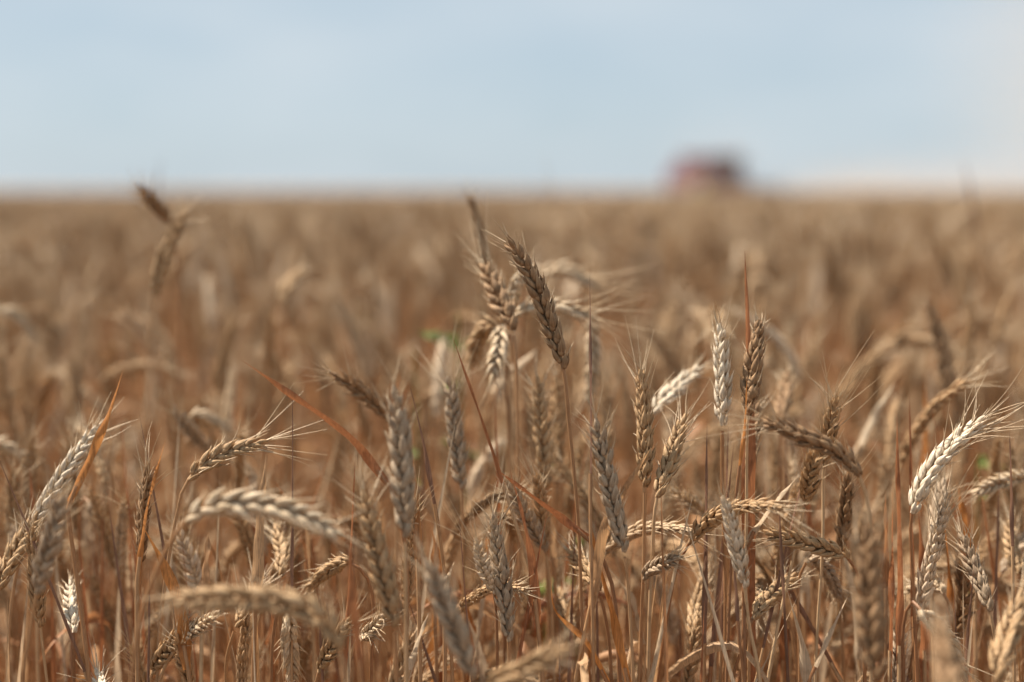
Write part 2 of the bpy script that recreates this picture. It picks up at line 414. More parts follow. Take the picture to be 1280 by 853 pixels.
def build_field():
    var, tops = field_variants(16)
    rng = np.random.RandomState(21)
    P, V, RO, S = [], [], [], []
    def sow(y0, y1, dens, margin, zmean, zsd, inside=False):
        area = (y1 - y0) * 2 * (.40 * (y0 + y1) / 2 + margin)
        n = int(area * dens); done = 0
        while done < n:
            y = math.sqrt(rng.uniform(y0 * y0, y1 * y1)) if y0 > 1 else rng.uniform(y0, y1)
            w = .40 * y + margin; x = rng.uniform(-w, w)
            done += 1
            if y < YB and not inside and abs(x) < .43 * y + .12: continue      # the counted stalks stand here
            z = rng.normal(zmean, zsd) + crop_height(x, y); k = rng.randint(len(tops))
            z = min(z, .925)
            P.append((x, y, 0)); V.append(k); S.append(z / tops[k])
            RO.append((rng.normal(0, .05), rng.normal(0, .05), rng.uniform(0, 6.283)))
    sow(.55, YB, 330, .75, .835, .04)
    sow(.80, 1.0, 230, .05, .62, .05, True)
    sow(.95, YB, 300, .1, .68, .06, True)
    sow(1.16, YB, 430, .1, .785, .03, True)
    sow(.98, 1.2, 160, .1, .73, .03, True)
    sow(YB, 4, 480, .9, .835, .040)
    sow(4, 12, 280, 1.2, .838, .040)
    sow(12, 60, 45, 2.0, .845, .040)
    me = bpy.data.meshes.new('wheat_crop'); me.from_pydata(P, [], [])
    a = me.attributes.new('variant', 'INT', 'POINT'); a.data.foreach_set('value', np.array(V, np.int32))
    a = me.attributes.new('turn', 'FLOAT_VECTOR', 'POINT'); a.data.foreach_set('vector', np.array(RO, np.float32).ravel())
    a = me.attributes.new('size', 'FLOAT', 'POINT'); a.data.foreach_set('value', np.array(S, np.float32))
    o = bpy.data.objects.new('wheat_crop', me); COL.objects.link(o)
    tag(o, 'dense ripe wheat crop stretching away out of focus to the horizon', 'wheat', kind='stuff')
    ng = bpy.data.node_groups.new('sow_wheat', 'GeometryNodeTree')
    ng.interface.new_socket('Geometry', in_out='INPUT', socket_type='NodeSocketGeometry')
    ng.interface.new_socket('Geometry', in_out='OUTPUT', socket_type='NodeSocketGeometry')
    n = ng.nodes.new; l = ng.links.new
    gi = n('NodeGroupInput'); go = n('NodeGroupOutput'); ip = n('GeometryNodeInstanceOnPoints'); ci = n('GeometryNodeCollectionInfo')
    ci.inputs['Collection'].default_value = var; ci.inputs['Separate Children'].default_value = True; ci.inputs['Reset Children'].default_value = True
    def na(nm, ty):
        q = n('GeometryNodeInputNamedAttribute'); q.data_type = ty; q.inputs['Name'].default_value = nm; return q.outputs['Attribute']
    ip.inputs['Pick Instance'].default_value = True
    er = n('FunctionNodeEulerToRotation'); l(na('turn', 'FLOAT_VECTOR'), er.inputs['Euler'])
    l(gi.outputs[0], ip.inputs['Points']); l(ci.outputs[0], ip.inputs['Instance']); l(na('variant', 'INT'), ip.inputs['Instance Index'])
    l(er.outputs['Rotation'], ip.inputs['Rotation']); l(na('size', 'FLOAT'), ip.inputs['Scale'])
    l(ip.outputs['Instances'], go.inputs[0])
    md = o.modifiers.new('sow', 'NODES'); md.node_group = ng
    print('field stalks', len(P))
YB = 1.56
build_field()

# far canopy: the crop closes into one rough mass beyond 58 m
def far_crop():
    mb = MB(); rows = []; ys = np.r_[58, np.geomspace(58, 1500, 70)]
    nx = 160; rng = np.random.RandomState(3)
    for i, y in enumerate(ys):
        x = np.linspace(-1, 1, nx) * (.55 * y + 25)
        z = np.full(nx, 0.0) if i == 0 else .80 + rng.uniform(-.05, .07, nx)
        rows.append(np.stack([x, np.full(nx, y), z], 1))
    mb.add(np.concatenate(rows), grid_q(len(ys), nx, False))
    m = simple_mat('far_wheat_canopy', (.46, .32, .19), .9, noise=.2, scale=.6)
    tag(mb.obj('far_wheat', m), 'far wheat canopy merging into one brown band at the horizon', 'wheat', kind='stuff')
far_crop()

# ------------------------------------------------------------------ counted wheat stalks: the ones the photo singles out
def hero(label, tone, D, ear, stem, roll=0.2, awns=(22, 8), fat=1.0, sharp=False, leaf=None, group=None, tipD=None, seed=None, short=False):
    rng = np.random.RandomState(abs(hash_s(label)) % 99999 if seed is None else seed)
    if D < .76: fat *= 1.18
    e = [at(x, y, D) for x, y in ear]
    # give foreshortened ears their real length in depth
    tot = sum(np.linalg.norm(b - a) for a, b in zip(e, e[1:]))
    if tipD is None:
        tipD = 0.0
        if tot < .058 and not short: tipD = min(.035, math.sqrt(.058 ** 2 - tot ** 2) * .7) * (1 if rng.rand() < .6 else -1)
    m = len(e)
    e = [at(x, y, D + tipD * k / (m - 1)) for k, (x, y) in enumerate(ear)]
    st = [at(x, y, D + .006 * (k + 1)) for k, (x, y) in enumerate(stem)]
    low = st[-1] if st else e[0]
    if st: dirn = (st[-1] - (st[-2] if len(st) > 1 else e[0])); 
    else: dirn = e[0] - e[1]
    slope = np.array([dirn[0], dirn[1], 0]) / max(.05, abs(dirn[2])); slope = np.clip(slope, -.25, .25)
    gr = np.array([low[0], low[1], 0.0]) + slope * low[2] * .35 + np.array([0, .03 * rng.rand(), 0])
    mid = low * .5 + gr * .5 + slope * low[2] * .08
    path = [gr, mid] + st[::-1] + e
    X, T, ln = spline(path, 260)
    # split at the base of the ear
    kb = int(np.argmin(np.linalg.norm(X - e[0], axis=1)))
    Xe, Te = X[kb:], T[kb:]; el = np.sum(np.linalg.norm(np.diff(Xe, axis=0), axis=1))
    root = empty('wheat_stalk', gr); tag(root, label, 'wheat stalk', group or 'ripe wheat stalks at the front of the field')
    sm = MB(); stem_mesh(sm, X[:kb + 2:3], T[:kb + 2:3], seg=8, nodes=(.38, .66)); sm.obj('stem', STEM, root, gr)
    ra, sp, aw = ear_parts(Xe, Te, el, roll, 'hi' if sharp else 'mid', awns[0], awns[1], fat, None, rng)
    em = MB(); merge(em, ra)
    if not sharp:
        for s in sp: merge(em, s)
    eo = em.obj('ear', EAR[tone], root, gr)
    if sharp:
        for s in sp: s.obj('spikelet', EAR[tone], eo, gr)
        bm = MB()
        for a, lg in aw:
            if lg: a.obj('awn', AWN, eo, gr)
            else: merge(bm, a)
        if bm.n: bm.obj('bristle_tips', AWN, eo, gr)['kind'] = 'stuff'
    else:
        bm = MB()
        for a, lg in aw: merge(bm, a)
        if bm.n: bm.obj('beard', AWN, eo, gr)
    nl = 1 + rng.randint(2)
    for k in range(nl):
        i = int(kb * rng.uniform(.45, .80))
        lf = MB(); side_leaf(lf, X[i], T[i], rng, rng.uniform(.10, .18), rng.uniform(.005, .009)); lf.obj('leaf', LEAF[leaf or ['rust', 'mixed', 'mixed', 'orange'][rng.randint(4)]], root, gr)
    return root

def hash_s(s):
    h = 7
    for c in s: h = (h * 131 + ord(c)) % 1000003
    return h

S = True
HEROES = [
 # label, tone, D, ear base..tip (photo px), stem px downward, roll, awns(mm,n), fat, sharp
 ('tall tan wheat ear rising leftward into the field, largest sharp one in the middle', 'brown', .82, [(704, 460), (690, 415), (668, 352), (635, 297)], [(712, 540), (722, 660), (732, 853)], .25, (14, 6), 1.05, S),
 ('golden brown wheat ear leaning left just behind the tall central ear', 'brown', .89, [(641, 415), (624, 372), (603, 330)], [(647, 520), (650, 700), (648, 853)], .35, (40, 5), 1.15, False),
 ('dark thin wheat ear poking up to the horizon above the central pair', 'dark', 1.06, [(608, 338), (599, 290), (587, 243)], [(612, 450), (612, 700)], 1.4, (16, 4), .85, False),
 ('cream wheat ear lying sideways behind the central ear, long awns fanned right', 'cream', .93, [(640, 398), (690, 383), (742, 398)], [(632, 440), (636, 560), (640, 853)], .5, (48, 9), 1.0, False),
 ('blurred pale wheat ear arching right above the sideways cream ear', 'cream', 1.08, [(664, 352), (700, 338), (752, 362)], [(652, 400), (655, 560), (650, 853)], .5, (46, 8), 1.0, False),
 ('short whitish wheat ear standing between the two central ears', 'white', .95, [(640, 392), (644, 362), (658, 332)], [(636, 500), (632, 853)], .8, (14, 4), .9, False),
 ('tan wheat ear nodding down left below the golden brown ear', 'tan', .93, [(617, 408), (600, 420), (588, 462)], [(632, 440), (640, 600), (642, 853)], .4, (16, 5), 1.0, False),
 ('whitish drooping wheat ear hanging under the golden brown ear', 'cream', .94, [(628, 405), (624, 432), (614, 478)], [(640, 430), (646, 600), (648, 853)], .1, (16, 5), 1.0, False),
 ('grey brown wheat ear standing upright behind the central stem', 'tan', .90, [(682, 612), (678, 545), (672, 470)], [(684, 700), (686, 853)], .2, (14, 5), .95, False),
 ('tan wheat ear half hidden right of the upright ear behind the central stem', 'tan', .98, [(694, 605), (697, 545), (695, 470)], [(694, 700), (690, 853)], .7, (16, 5), .95, False),
 ('pale wheat ear hanging behind the dark straw blade right of centre', 'cream', .99, [(737, 402), (741, 440), (737, 510)], [(728, 392), (716, 430), (712, 600), (712, 853)], .4, (28, 7), 1.0, False),
 ('sharp grey wheat ear with bright left edge, leaning left below the central ear', 'grey', .80, [(780, 692), (764, 620), (744, 524)], [(786, 740), (792, 853)], .15, (18, 7), .98, S),
 ('sharp upright tan wheat ear with long awns, right of the bright edged grey ear', 'tan', .83, [(806, 612), (806, 540), (801, 462)], [(804, 700), (800, 853)], .9, (30, 9), .95, S),
 ('sharp golden wheat ear tilted right beside the upright tan ear', 'tan', .82, [(821, 622), (836, 580), (857, 518)], [(815, 700), (808, 853)], .6, (26, 8), .95, S),
 ('blurred white wheat ear lying up to the right behind the tan pair', 'white', .91, [(815, 520), (843, 487), (880, 458)], [(806, 600), (808, 853)], .4, (14, 5), .9, False),
 ('small tan wheat ear turned left low beside the orange leaf', 'tan', .83, [(748, 738), (732, 712), (708, 686)], [(760, 790), (764, 853)], .7, (14, 6), .9, S),
 ('short wheat ear with white bristling tip pointing right at the tan stems', 'grey', .83, [(806, 722), (826, 706), (852, 696)], [(802, 770), (800, 853)], .6, (20, 9), .8, S),
 ('bleached white wheat ear standing straight left of the red blade', 'white', .84, [(903, 530), (903, 470), (900, 404)], [(903, 620), (908, 853)], .9, (22, 4), 1.0, S),
 ('tall brown wheat ear standing against the red upright blade', 'brown', .83, [(935, 520), (942, 460), (949, 400)], [(934, 640), (930, 853)], .8, (14, 5), 1.05, S),
 ('brown wheat ear directly below the tall brown ear against the red blade', 'brown', .86, [(934, 600), (938, 550), (945, 500)], [(934, 700), (934, 853)], .3, (14, 5), 1.05, False),
 ('dark brown wheat ear bent over leftward, crossing in front of other ears at right', 'brown', .77, [(1074, 596), (1048, 566), (1010, 549), (950, 524)], [(1086, 640), (1090, 740), (1090, 853)], .9, (30, 7), .95, False),
 ('bristly upright wheat ear with long spreading awns above the bent brown ear', 'tan', .83, [(1030, 582), (1036, 545), (1046, 494)], [(1028, 680), (1020, 853)], .5, (40, 12), .9, S),
 ('tan wheat ear on a bare diagonal straw below the bent brown ear', 'tan', .82, [(1006, 632), (1012, 600), (1020, 560)], [(996, 680), (960, 853)], .3, (18, 6), .95, S),
 ('large bleached wheat ear leaning right with long awns near the right side', 'white', .82, [(1140, 642), (1162, 592), (1196, 552), (1232, 522)], [(1140, 700), (1146, 853)], .5, (36, 16), 1.05, S),
 ('tan wheat ear lying almost level, pointing left past the bare diagonal straw', 'tan', .83, [(1060, 698), (1010, 680), (953, 664)], [(1078, 740), (1080, 853)], .2, (16, 6), .95, S),
 ('golden wheat ear rising right below the level tan ear', 'tan', .82, [(940, 775), (964, 745), (996, 716)], [(928, 810), (915, 853)], .2, (18, 7), .9, S),
 ('slim bleached wheat ear with curled tip in front of the red blade', 'white', .80, [(931, 734), (920, 680), (904, 620)], [(936, 780), (950, 853)], .9, (18, 7), .85, S),
 ('short grey wheat ear with white tip hanging right of the golden ear', 'grey', .84, [(1012, 700), (1032, 712), (1052, 752)], [(1000, 720), (1000, 853)], .3, (16, 6), .8, False),
 ('blurred grey brown wheat ear standing close to the lens, lower right', 'brown', .69, [(1094, 850), (1088, 760), (1084, 660)], [(1096, 900)], .4, (20, 7), 1.0, False),
 ('pale grey wheat ear hanging in the lower right corner, tip bent over', 'cream', .78, [(1150, 762), (1178, 790), (1208, 850)], [(1138, 752), (1128, 790), (1130, 853)], .4, (22, 6), .95, False),
 ('very blurred dark wheat ear close to the lens at the lower right edge', 'brown', .60, [(1192, 900), (1186, 840), (1172, 772)], [(1194, 960)], .4, (14, 4), .9, False),
 ('grey wheat ear leaning left between the right edge and the bleached ear', 'grey', .82, [(1237, 764), (1222, 720), (1200, 664)], [(1250, 853)], .6, (24, 8), .9, S),
 ('blurred tan wheat ear cut by the right edge near the bottom corner', 'tan', .72, [(1246, 850), (1258, 800), (1278, 742)], [(1240, 920)], .5, (20, 6), .95, False),
 ('cream wheat ear lying level at the right edge', 'cream', .92, [(1292, 600), (1254, 602), (1214, 616)], [(1310, 640), (1312, 853)], .5, (16, 5), .9, False),
 ('grey wheat ear in shade hanging under the large bleached ear', 'grey', .86, [(1166, 690), (1172, 650), (1180, 598)], [(1166, 760), (1168, 853)], .4, (20, 6), .9, False),
 ('brown wheat ear seen under the bent brown ear, second from the diagonal straw', 'brown', .87, [(1052, 690), (1056, 640), (1062, 590)], [(1052, 760), (1056, 853)], .5, (24, 7), .95, False),
 ('sharp tan wheat ear pointing right with white tip and spread awns, left side', 'tan', .82, [(234, 602), (268, 573), (298, 561), (335, 551)], [(222, 640), (205, 740), (196, 853)], .15, (34, 7), .95, S),
 ('blurred wheat ear arching right in the left foreground, upper of two arches', 'cream', .71, [(232, 652), (262, 634), (325, 632), (382, 648), (432, 672)], [(206, 690), (178, 760), (165, 853)], .3, (12, 3), .95, False),
 ('blurred wheat ear arching over in the left foreground, lower of two arches', 'tan', .67, [(424, 812), (404, 776), (340, 752), (205, 748)], [(432, 853)], .3, (14, 4), 1.0, False),
 ('long bleached wheat ear slanting up beside the orange leaf at the left edge', 'white', .85, [(40, 662), (68, 612), (122, 532)], [(20, 720), (8, 853)], .5, (24, 9), .95, S),
 ('tan wheat ear at the left edge continuing below the long bleached ear', 'tan', .83, [(-2, 736), (20, 690), (50, 640)], [(-14, 790), (-18, 853)], .5, (18, 7), .95, S),
 ('blurred grey wheat ear standing in front of the long bleached ear, far left', 'grey', .74, [(46, 742), (60, 690), (80, 618)], [(36, 800), (28, 853)], .5, (16, 6), .85, False),
 ('slim brown wheat ear wrapped by an orange leaf, left side', 'brown', .82, [(176, 702), (180, 640), (186, 578)], [(174, 760), (174, 853)], 1.2, (26, 6), .75, S),
 ('golden wheat ear pointing up right at the bottom left', 'tan', .84, [(190, 842), (210, 812), (240, 778)], [(184, 880)], .3, (18, 7), .95, S),
 ('slender pale wheat ear crossing above the golden ear at the bottom left', 'cream', .82, [(222, 808), (246, 785), (276, 764)], [(205, 835), (196, 870)], .9, (26, 8), .7, S),
 ('blurred grey wheat ear nodding behind the brown leaf wrapped ear', 'grey', .94, [(112, 630), (128, 658), (152, 702)], [(104, 622), (98, 680), (98, 853)], .4, (14, 5), .9, False),
 ('tiny white wheat ear tip at the far left below the grey blurred ear', 'white', .83, [(92, 790), (88, 760), (88, 722)], [(92, 853)], .5, (8, 4), .7, False),
 ('white wheat ear tip just entering at the bottom left edge', 'white', .80, [(134, 892), (128, 868), (120, 836)], [(136, 940)], .5, (28, 7), .8, False),
 ('large blurred grey wheat ear with sunlit left edge, left of centre', 'grey', .745, [(506, 672), (503, 580), (493, 484)], [(508, 760), (508, 853)], .35, (16, 5), 1.0, False),
 ('grey wheat ear with long pale awns behind the large blurred grey ear', 'grey', .89, [(577, 612), (570, 545), (561, 470)], [(580, 720), (580, 853)], .3, (36, 8), .95, False),
 ('tan wheat ear leaning down right from a pale tuft, left of the grey pair', 'brown', .91, [(484, 526), (450, 488), (412, 465)], [(494, 600), (496, 853)], .3, (22, 6), .9, False),
 ('blurred tan wheat ear standing low left of centre in front of the grey ear', 'tan', .745, [(492, 782), (476, 710), (454, 612)], [(496, 853)], .3, (22, 7), .9, False),
 ('sharp grey tan wheat ear standing low in the middle', 'grey', .81, [(636, 802), (628, 730), (616, 640)], [(638, 853)], .3, (20, 8), .95, S),
 ('small white tufted wheat ear tip left of the low middle ear', 'white', .82, [(618, 742), (606, 712), (594, 672)], [(622, 800), (622, 853)], .7, (36, 9), .75, S),
 ('blurred grey wheat ear at the bottom middle close to the lens', 'grey', .70, [(592, 852), (566, 780), (532, 700)], [(604, 900)], .3, (16, 5), .9, False),
 ('grey wheat ear leaning left behind the low middle ear', 'grey', .87, [(682, 692), (660, 650), (634, 602)], [(690, 760), (694, 853)], .4, (18, 6), .9, False),
 ('blurred golden wheat ear leaning right, taller of the left background pair', 'tan', 1.06, [(192, 372), (204, 325), (232, 264)], [(184, 450), (178, 700)], .5, (16, 5), 1.05, False),
 ('blurred brown wheat ear leaning left onto the horizon at the left', 'dark', 1.10, [(214, 282), (196, 258), (172, 230)], [(222, 340), (220, 600)], .5, (16, 5), 1.0, False),
 ('blurred brown wheat ear nodding in the left background beyond the orange leaf', 'tan', 1.2, [(352, 385), (364, 352), (384, 336)], [(352, 470), (356, 700)], .5, (16, 5), 1.0, False),
 ('blurred pale wheat ear drooping at the left edge of the background', 'cream', 1.2, [(-10, 392), (20, 396), (48, 430)], [(-24, 440), (-26, 700)], .5, (16, 5), 1.0, False),
 ('blurred dark wheat ear standing alone in the right background', 'dark', 1.08, [(1186, 492), (1176, 432), (1160, 374)], [(1190, 600), (1190, 760)], .5, (12, 4), .95, False),
 ('blurred tan wheat ear right of the tall brown ear and red blade', 'brown', .97, [(976, 532), (980, 500), (986, 462)], [(976, 640), (974, 853)], .5, (14, 5), .95, False),
 ('golden wheat ear standing low between the tan stems and the red blade', 'tan', .86, [(864, 802), (870, 762), (882, 716)], [(862, 853)], .5, (22, 7), .85, False),
 ('pale wheat ear leaning left behind the tan pair, low right of centre', 'cream', .92, [(892, 652), (868, 632), (838, 610)], [(900, 740), (900, 853)], .4, (18, 5), .85, False),
 ('pale blurred wheat ear lying level at the bottom edge, middle', 'tan', .68, [(612, 858), (655, 836), (712, 808)], [(596, 880)], .3, (12, 4), .75, False),
 ('tan wheat ear standing under the upper foreground arch', 'tan', .86, [(350, 722), (352, 690), (344, 655)], [(350, 800), (350, 853)], .6, (26, 8), .85, False),
 ('bristly golden wheat ear curving left between the two foreground arches', 'tan', .83, [(440, 704), (412, 712), (384, 738)], [(462, 730), (466, 853)], .4, (20, 9), .85, S),
 ('cream wheat ear hanging under the lower foreground arch', 'cream', .80, [(360, 768), (362, 800), (366, 860)], [(352, 756), (342, 790), (340, 853)], .4, (14, 6), .9, False),
 ('small golden wheat ear with white awns right of the lower foreground arch', 'tan', .82, [(398, 842), (414, 812), (440, 770)], [(392, 880)], .5, (26, 9), .8, S),
 ('wheat ear tip with upright awns rising through the lower foreground arch', 'tan', .83, [(296, 782), (312, 752), (330, 722)], [(284, 820), (282, 853)], .6, (34, 9), .75, S),
 ('pale bristly wheat ear tip low between the arches and the tan ear', 'cream', .84, [(446, 800), (462, 790), (484, 766)], [(436, 830), (434, 860)], .6, (22, 10), .7, False),
 ('blurred grey wheat ear leaning left at the left of the pale background ears', 'grey', 1.0, [(262, 568), (240, 540), (216, 508)], [(272, 650), (274, 853)], .5, (18, 5), .9, False),
 ('blurred cream wheat ear lying level behind the sharp ear on the left side', 'cream', 1.02, [(238, 520), (262, 524), (292, 540)], [(226, 560), (224, 853)], .5, (18, 5), .85, False),
 ('cream wheat ear lying on the left edge behind the long bleached ear', 'cream', 1.0, [(-12, 556), (18, 566), (42, 592)], [(-26, 620), (-28, 853)], .5, (18, 5), .9, False),
 ('blurred tan wheat ear rising at the bottom right of the middle', 'tan', .88, [(716, 800), (706, 770), (700, 735)], [(718, 853)], .5, (14, 6), .85, False),
 ('shaded brown wheat ear under the large bleached ear beside orange blades', 'brown', .88, [(1196, 800), (1204, 755), (1200, 700)], [(1194, 853)], .5, (22, 7), .9, False),
 ('thin white wheat ear bending over near the orange blades, lower right', 'cream', .85, [(1180, 742), (1160, 730), (1130, 742)], [(1192, 780), (1194, 853)], .5, (22, 8), .75, False),
 ('tan wheat ear below the right edge level ear', 'tan', .88, [(1274, 720), (1266, 690), (1262, 650)], [(1276, 780), (1278, 853)], .5, (22, 7), .85, False),
]
for hh in HEROES: hero(*hh)

# ------------------------------------------------------------------ long dry blades and straws that show on their own
def blade(label, tone, D, px, width, low=None, twist0=.2, twist=.6, Dtip=None, stem=True, fold=.3, cat='dry leaf'):
    """px runs from the lower end to the tip"""
    rng = np.random.RandomState(hash_s(label) % 99999)
    n = len(px)
    P = [at(x, y, D + ((Dtip or D) - D) * k / (n - 1)) for k, (x, y) in enumerate(px)]
    if low: lowP = [at(x, y, D + .004) for x, y in low]
    else: lowP = []
    last = lowP[-1] if lowP else P[0]
    prev = (lowP[-2] if len(lowP) > 1 else P[0]) if lowP else P[1]
    dv = last - prev; sl = np.clip(np.array([dv[0], 0, 0]) / max(.03, abs(dv[2])), -.3, .3)
    gr = np.array([last[0], last[1], 0]) + sl * last[2] * .4
    root = empty('dry_leaf', gr); tag(root, label, cat, 'dry leaves and straws among the wheat')
    X, T, _ = spline(P, 40)
    b = MB(); leaf_blade(b, X, T, width, twist0, twist, fold, 0, None, .8); b.obj('blade', LEAF[tone], root, gr)
    sp_ = [gr, gr * .5 + last * .5 + sl * last[2] * .05] + lowP[::-1] + [P[0], P[0] * .7 + P[1] * .3]
    X, T, _ = spline(sp_, 60)
    s = MB(); tube(s, X, T, np.linspace(.0016, min(.0012, width * .3), 60), 7); s.obj('stem', STEM, root, gr)
    return root
blade('tall red brown blade standing upright behind the tall brown ear, right of centre', 'rust', .84, [(936, 853), (936, 640), (936, 480), (931, 313)], .0105, None, .1, .2)
blade('thin dark pointed blade standing upright right of the tall central ear', 'dark', .80, [(738, 640), (738, 480), (737, 332)], .0032, [(742, 853)], .8, .2)
blade('thin orange brown blade slanting left of the central stems', 'rust', .84, [(640, 640), (600, 520), (563, 414)], .0034, [(668, 740), (676, 853)], .5, .3)
blade('orange brown strip running down right from the middle stems', 'rust', .82, [(735, 672), (690, 640), (640, 602), (618, 585)], .0060, [(762, 720), (775, 853)], .3, .8)
blade('wide orange leaf slanting down right from a thin tip, left of the large grey ear', 'rust', .79, [(486, 606), (436, 548), (372, 500), (300, 449)], .0074, [(506, 680), (508, 853)], .5, .5)
blade('bright orange pointed leaf standing beside the long bleached ear, far left', 'orange', .80, [(86, 628), (118, 560), (138, 510), (154, 462)], .0066, [(96, 720), (112, 853)], .3, .7)
blade('bright orange leaf bending down right beside the bright edged grey ear', 'orange', .81, [(786, 858), (768, 780), (748, 705), (734, 640)], .0066, [(796, 920)], .4, .6)
blade('thin orange straw leaf slanting at the bottom middle', 'orange', .82, [(760, 853), (730, 800), (694, 764), (688, 720)], .0045, [(772, 900)], .4, .6)
blade('narrow rust blade standing tall left of the large bleached ear', 'rust', .83, [(1124, 853), (1124, 700), (1122, 600), (1121, 515)], .0060, [(1124, 930)], .4, .4)
blade('narrow red brown blade next to the rust blade by the bleached ear', 'rust', .84, [(1112, 853), (1114, 720), (1116, 600)], .0052, [(1112, 930)], .8, .3)
blade('rust blade directly under the large bleached ear', 'rust', .85, [(1156, 853), (1154, 720), (1148, 640)], .0085, [(1156, 930)], .2, .4)
blade('orange strip hanging between the shaded ears under the bleached ear', 'orange', .86, [(1196, 853), (1184, 700), (1178, 620)], .0062, [(1198, 930)], .4, .9)
blade('blurred orange blade tip standing in the right background', 'orange', 1.02, [(1150, 660), (1156, 560), (1156, 468)], .0075, [(1150, 800)], .3, .2)
blade('blurred red straw standing close to the lens in front of the upper arch', 'rust', .71, [(452, 853), (442, 760), (434, 670), (432, 650)], .0056, [(458, 920)], .3, .2)
blade('pale bleached leaf strip standing at the bottom left of the middle', 'straw', .80, [(508, 850), (520, 806), (536, 766)], .0056, [(500, 900)], .4, .6)
blade('short white leaf tip above the pale bleached strip', 'straw', .82, [(556, 742), (560, 720), (568, 702)], .0046, [(556, 800), (556, 853)], .3, .6)
blade('thin dark straw standing upright at the far right', 'dark', .83, [(1266, 710), (1264, 620), (1262, 540)], .0030, [(1268, 853)], .4, .2, cat='dry straw')
blade('dark bent straw crossing down right behind the level tan ear', 'dark', .85, [(1052, 853), (1006, 770), (952, 676)], .0040, [(1074, 900)], .5, .3, cat='dry straw')
blade('pale red straw crossing up right at the bottom right', 'straw', .81, [(1012, 850), (1036, 795), (1062, 740)], .0040, [(1000, 900)], .5, .3, cat='dry straw')
blade('pale straw leaf with torn tip rising to the ear on the diagonal straw', 'straw', .80, [(934, 676), (962, 636), (1000, 592)], .0050, [(930, 740), (930, 853)], .5, .9)
blade('blurred pale straw slanting up right in the right background', 'straw', 1.02, [(1068, 570), (1090, 525), (1118, 478)], .0070, [(1056, 640), (1050, 853)], .3, .2, cat='dry straw')
blade('whitish flat leaf slanting behind the central ear', 'straw', 1.02, [(616, 492), (640, 465), (672, 436)], .0115, [(608, 560), (606, 853)], .2, .3)
blade('rust orange leaf wrapped along the slim brown ear, left side', 'orange', .81, [(172, 720), (182, 640), (208, 545)], .0050, [(172, 853)], .6, .8)
blade('thin orange strip along the left of the brown ears by the red blade', 'orange', .825, [(922, 600), (930, 540), (934, 470)], .0030, [(914, 700), (908, 853)], .4, .4)
blade('dark grey straw slanting from the bleached slim ear to the bottom', 'dark', .80, [(924, 800), (918, 720), (912, 660)], .0030, [(930, 853)], .4, .2, cat='dry straw')
blade('brown straw leaning left of the grey awned ear', 'dark', .84, [(548, 660), (530, 560), (512, 480)], .0036, [(560, 760), (566, 853)], .5, .3, cat='dry straw')
blade('short orange leaf behind the sunlit grey ear, low left of the middle', 'orange', .86, [(544, 760), (546, 710), (540, 660)], .0110, [(546, 853)], .2, .9)
blade('broad orange leaf low behind the small white tufted ear', 'orange', .90, [(590, 853), (588, 790), (572, 720)], .0105, [(592, 930)], .2, .8)
blade('red leaf low behind the tan ear by the foreground arch', 'rust', .92, [(330, 760), (326, 700), (312, 640)], .0100, [(330, 853)], .3, .8)
blade('wide rust leaf standing low behind the golden ear and red blade', 'rust', .90, [(978, 853), (980, 760), (988, 690)], .0100, [(976, 930)], .2, .7)
blade('orange leaf low at the right behind the grey leaning ear', 'orange', .90, [(1216, 700), (1204, 650), (1196, 600)], .0080, [(1220, 853)], .4, .8)
blade('faint blurred blade rising above the horizon at the left', 'dark', 1.7, [(198, 300), (196, 240), (202, 190)], .0036, [(198, 420)], .3, .2)
blade('faint blurred blade rising above the horizon at the right edge', 'dark', 1.7, [(1222, 300), (1214, 245), (1202, 192)], .0050, [(1224, 420)], .3, .2)
blade('faint blurred awn tip above the horizon near the middle', 'straw', 1.6, [(694, 300), (688, 240), (680, 186)], .0022, [(696, 420)], .3, .2)

rng = np.random.RandomState(5)
for k in range(46):
    D = rng.uniform(.80, 1.02); x = rng.uniform(10, 1270); y = rng.uniform(560, 800); dx = rng.normal(0, 26)
    hgt = rng.uniform(70, 200); tone = ['rust', 'mixed', 'orange', 'mixed', 'dark', 'straw', 'mixed'][rng.randint(7)]
    o = blade('dry leaf standing low among the stems' , tone, D, [(x, y + hgt), (x + dx * .4, y + hgt * .45), (x + dx * 1.3, y)], rng.uniform(.004, .010), [(x - dx * .4, y + hgt + 120)], rng.uniform(-1, 1), rng.uniform(-1.5, 1.5))
    o['group'] = 'dry leaves low among the stems'; o['label'] = 'short dry leaf standing low among the stems in the bottom half'

for k in range(120):
    D = rng.uniform(.80, 1.05); x = rng.uniform(5, 1275); y = rng.uniform(480, 760); dx = rng.normal(0, 22 if k < 60 else 75)
    tone = ['rust', 'dark', 'straw', 'rust', 'mixed', 'dark', 'straw'][rng.randint(7)]
    o = blade('thin straw among the stems', tone, D, [(x, y + 330), (x + dx * .5, y + 160), (x + dx, y)], rng.uniform(.0022, .0042), [(x - dx * .3, y + 420)], rng.uniform(-1, 1), rng.uniform(-.6, .6), cat='dry straw')
    o['group'] = 'thin straws among the stems'; o['label'] = 'thin dry straw lost among the crowded wheat stems'

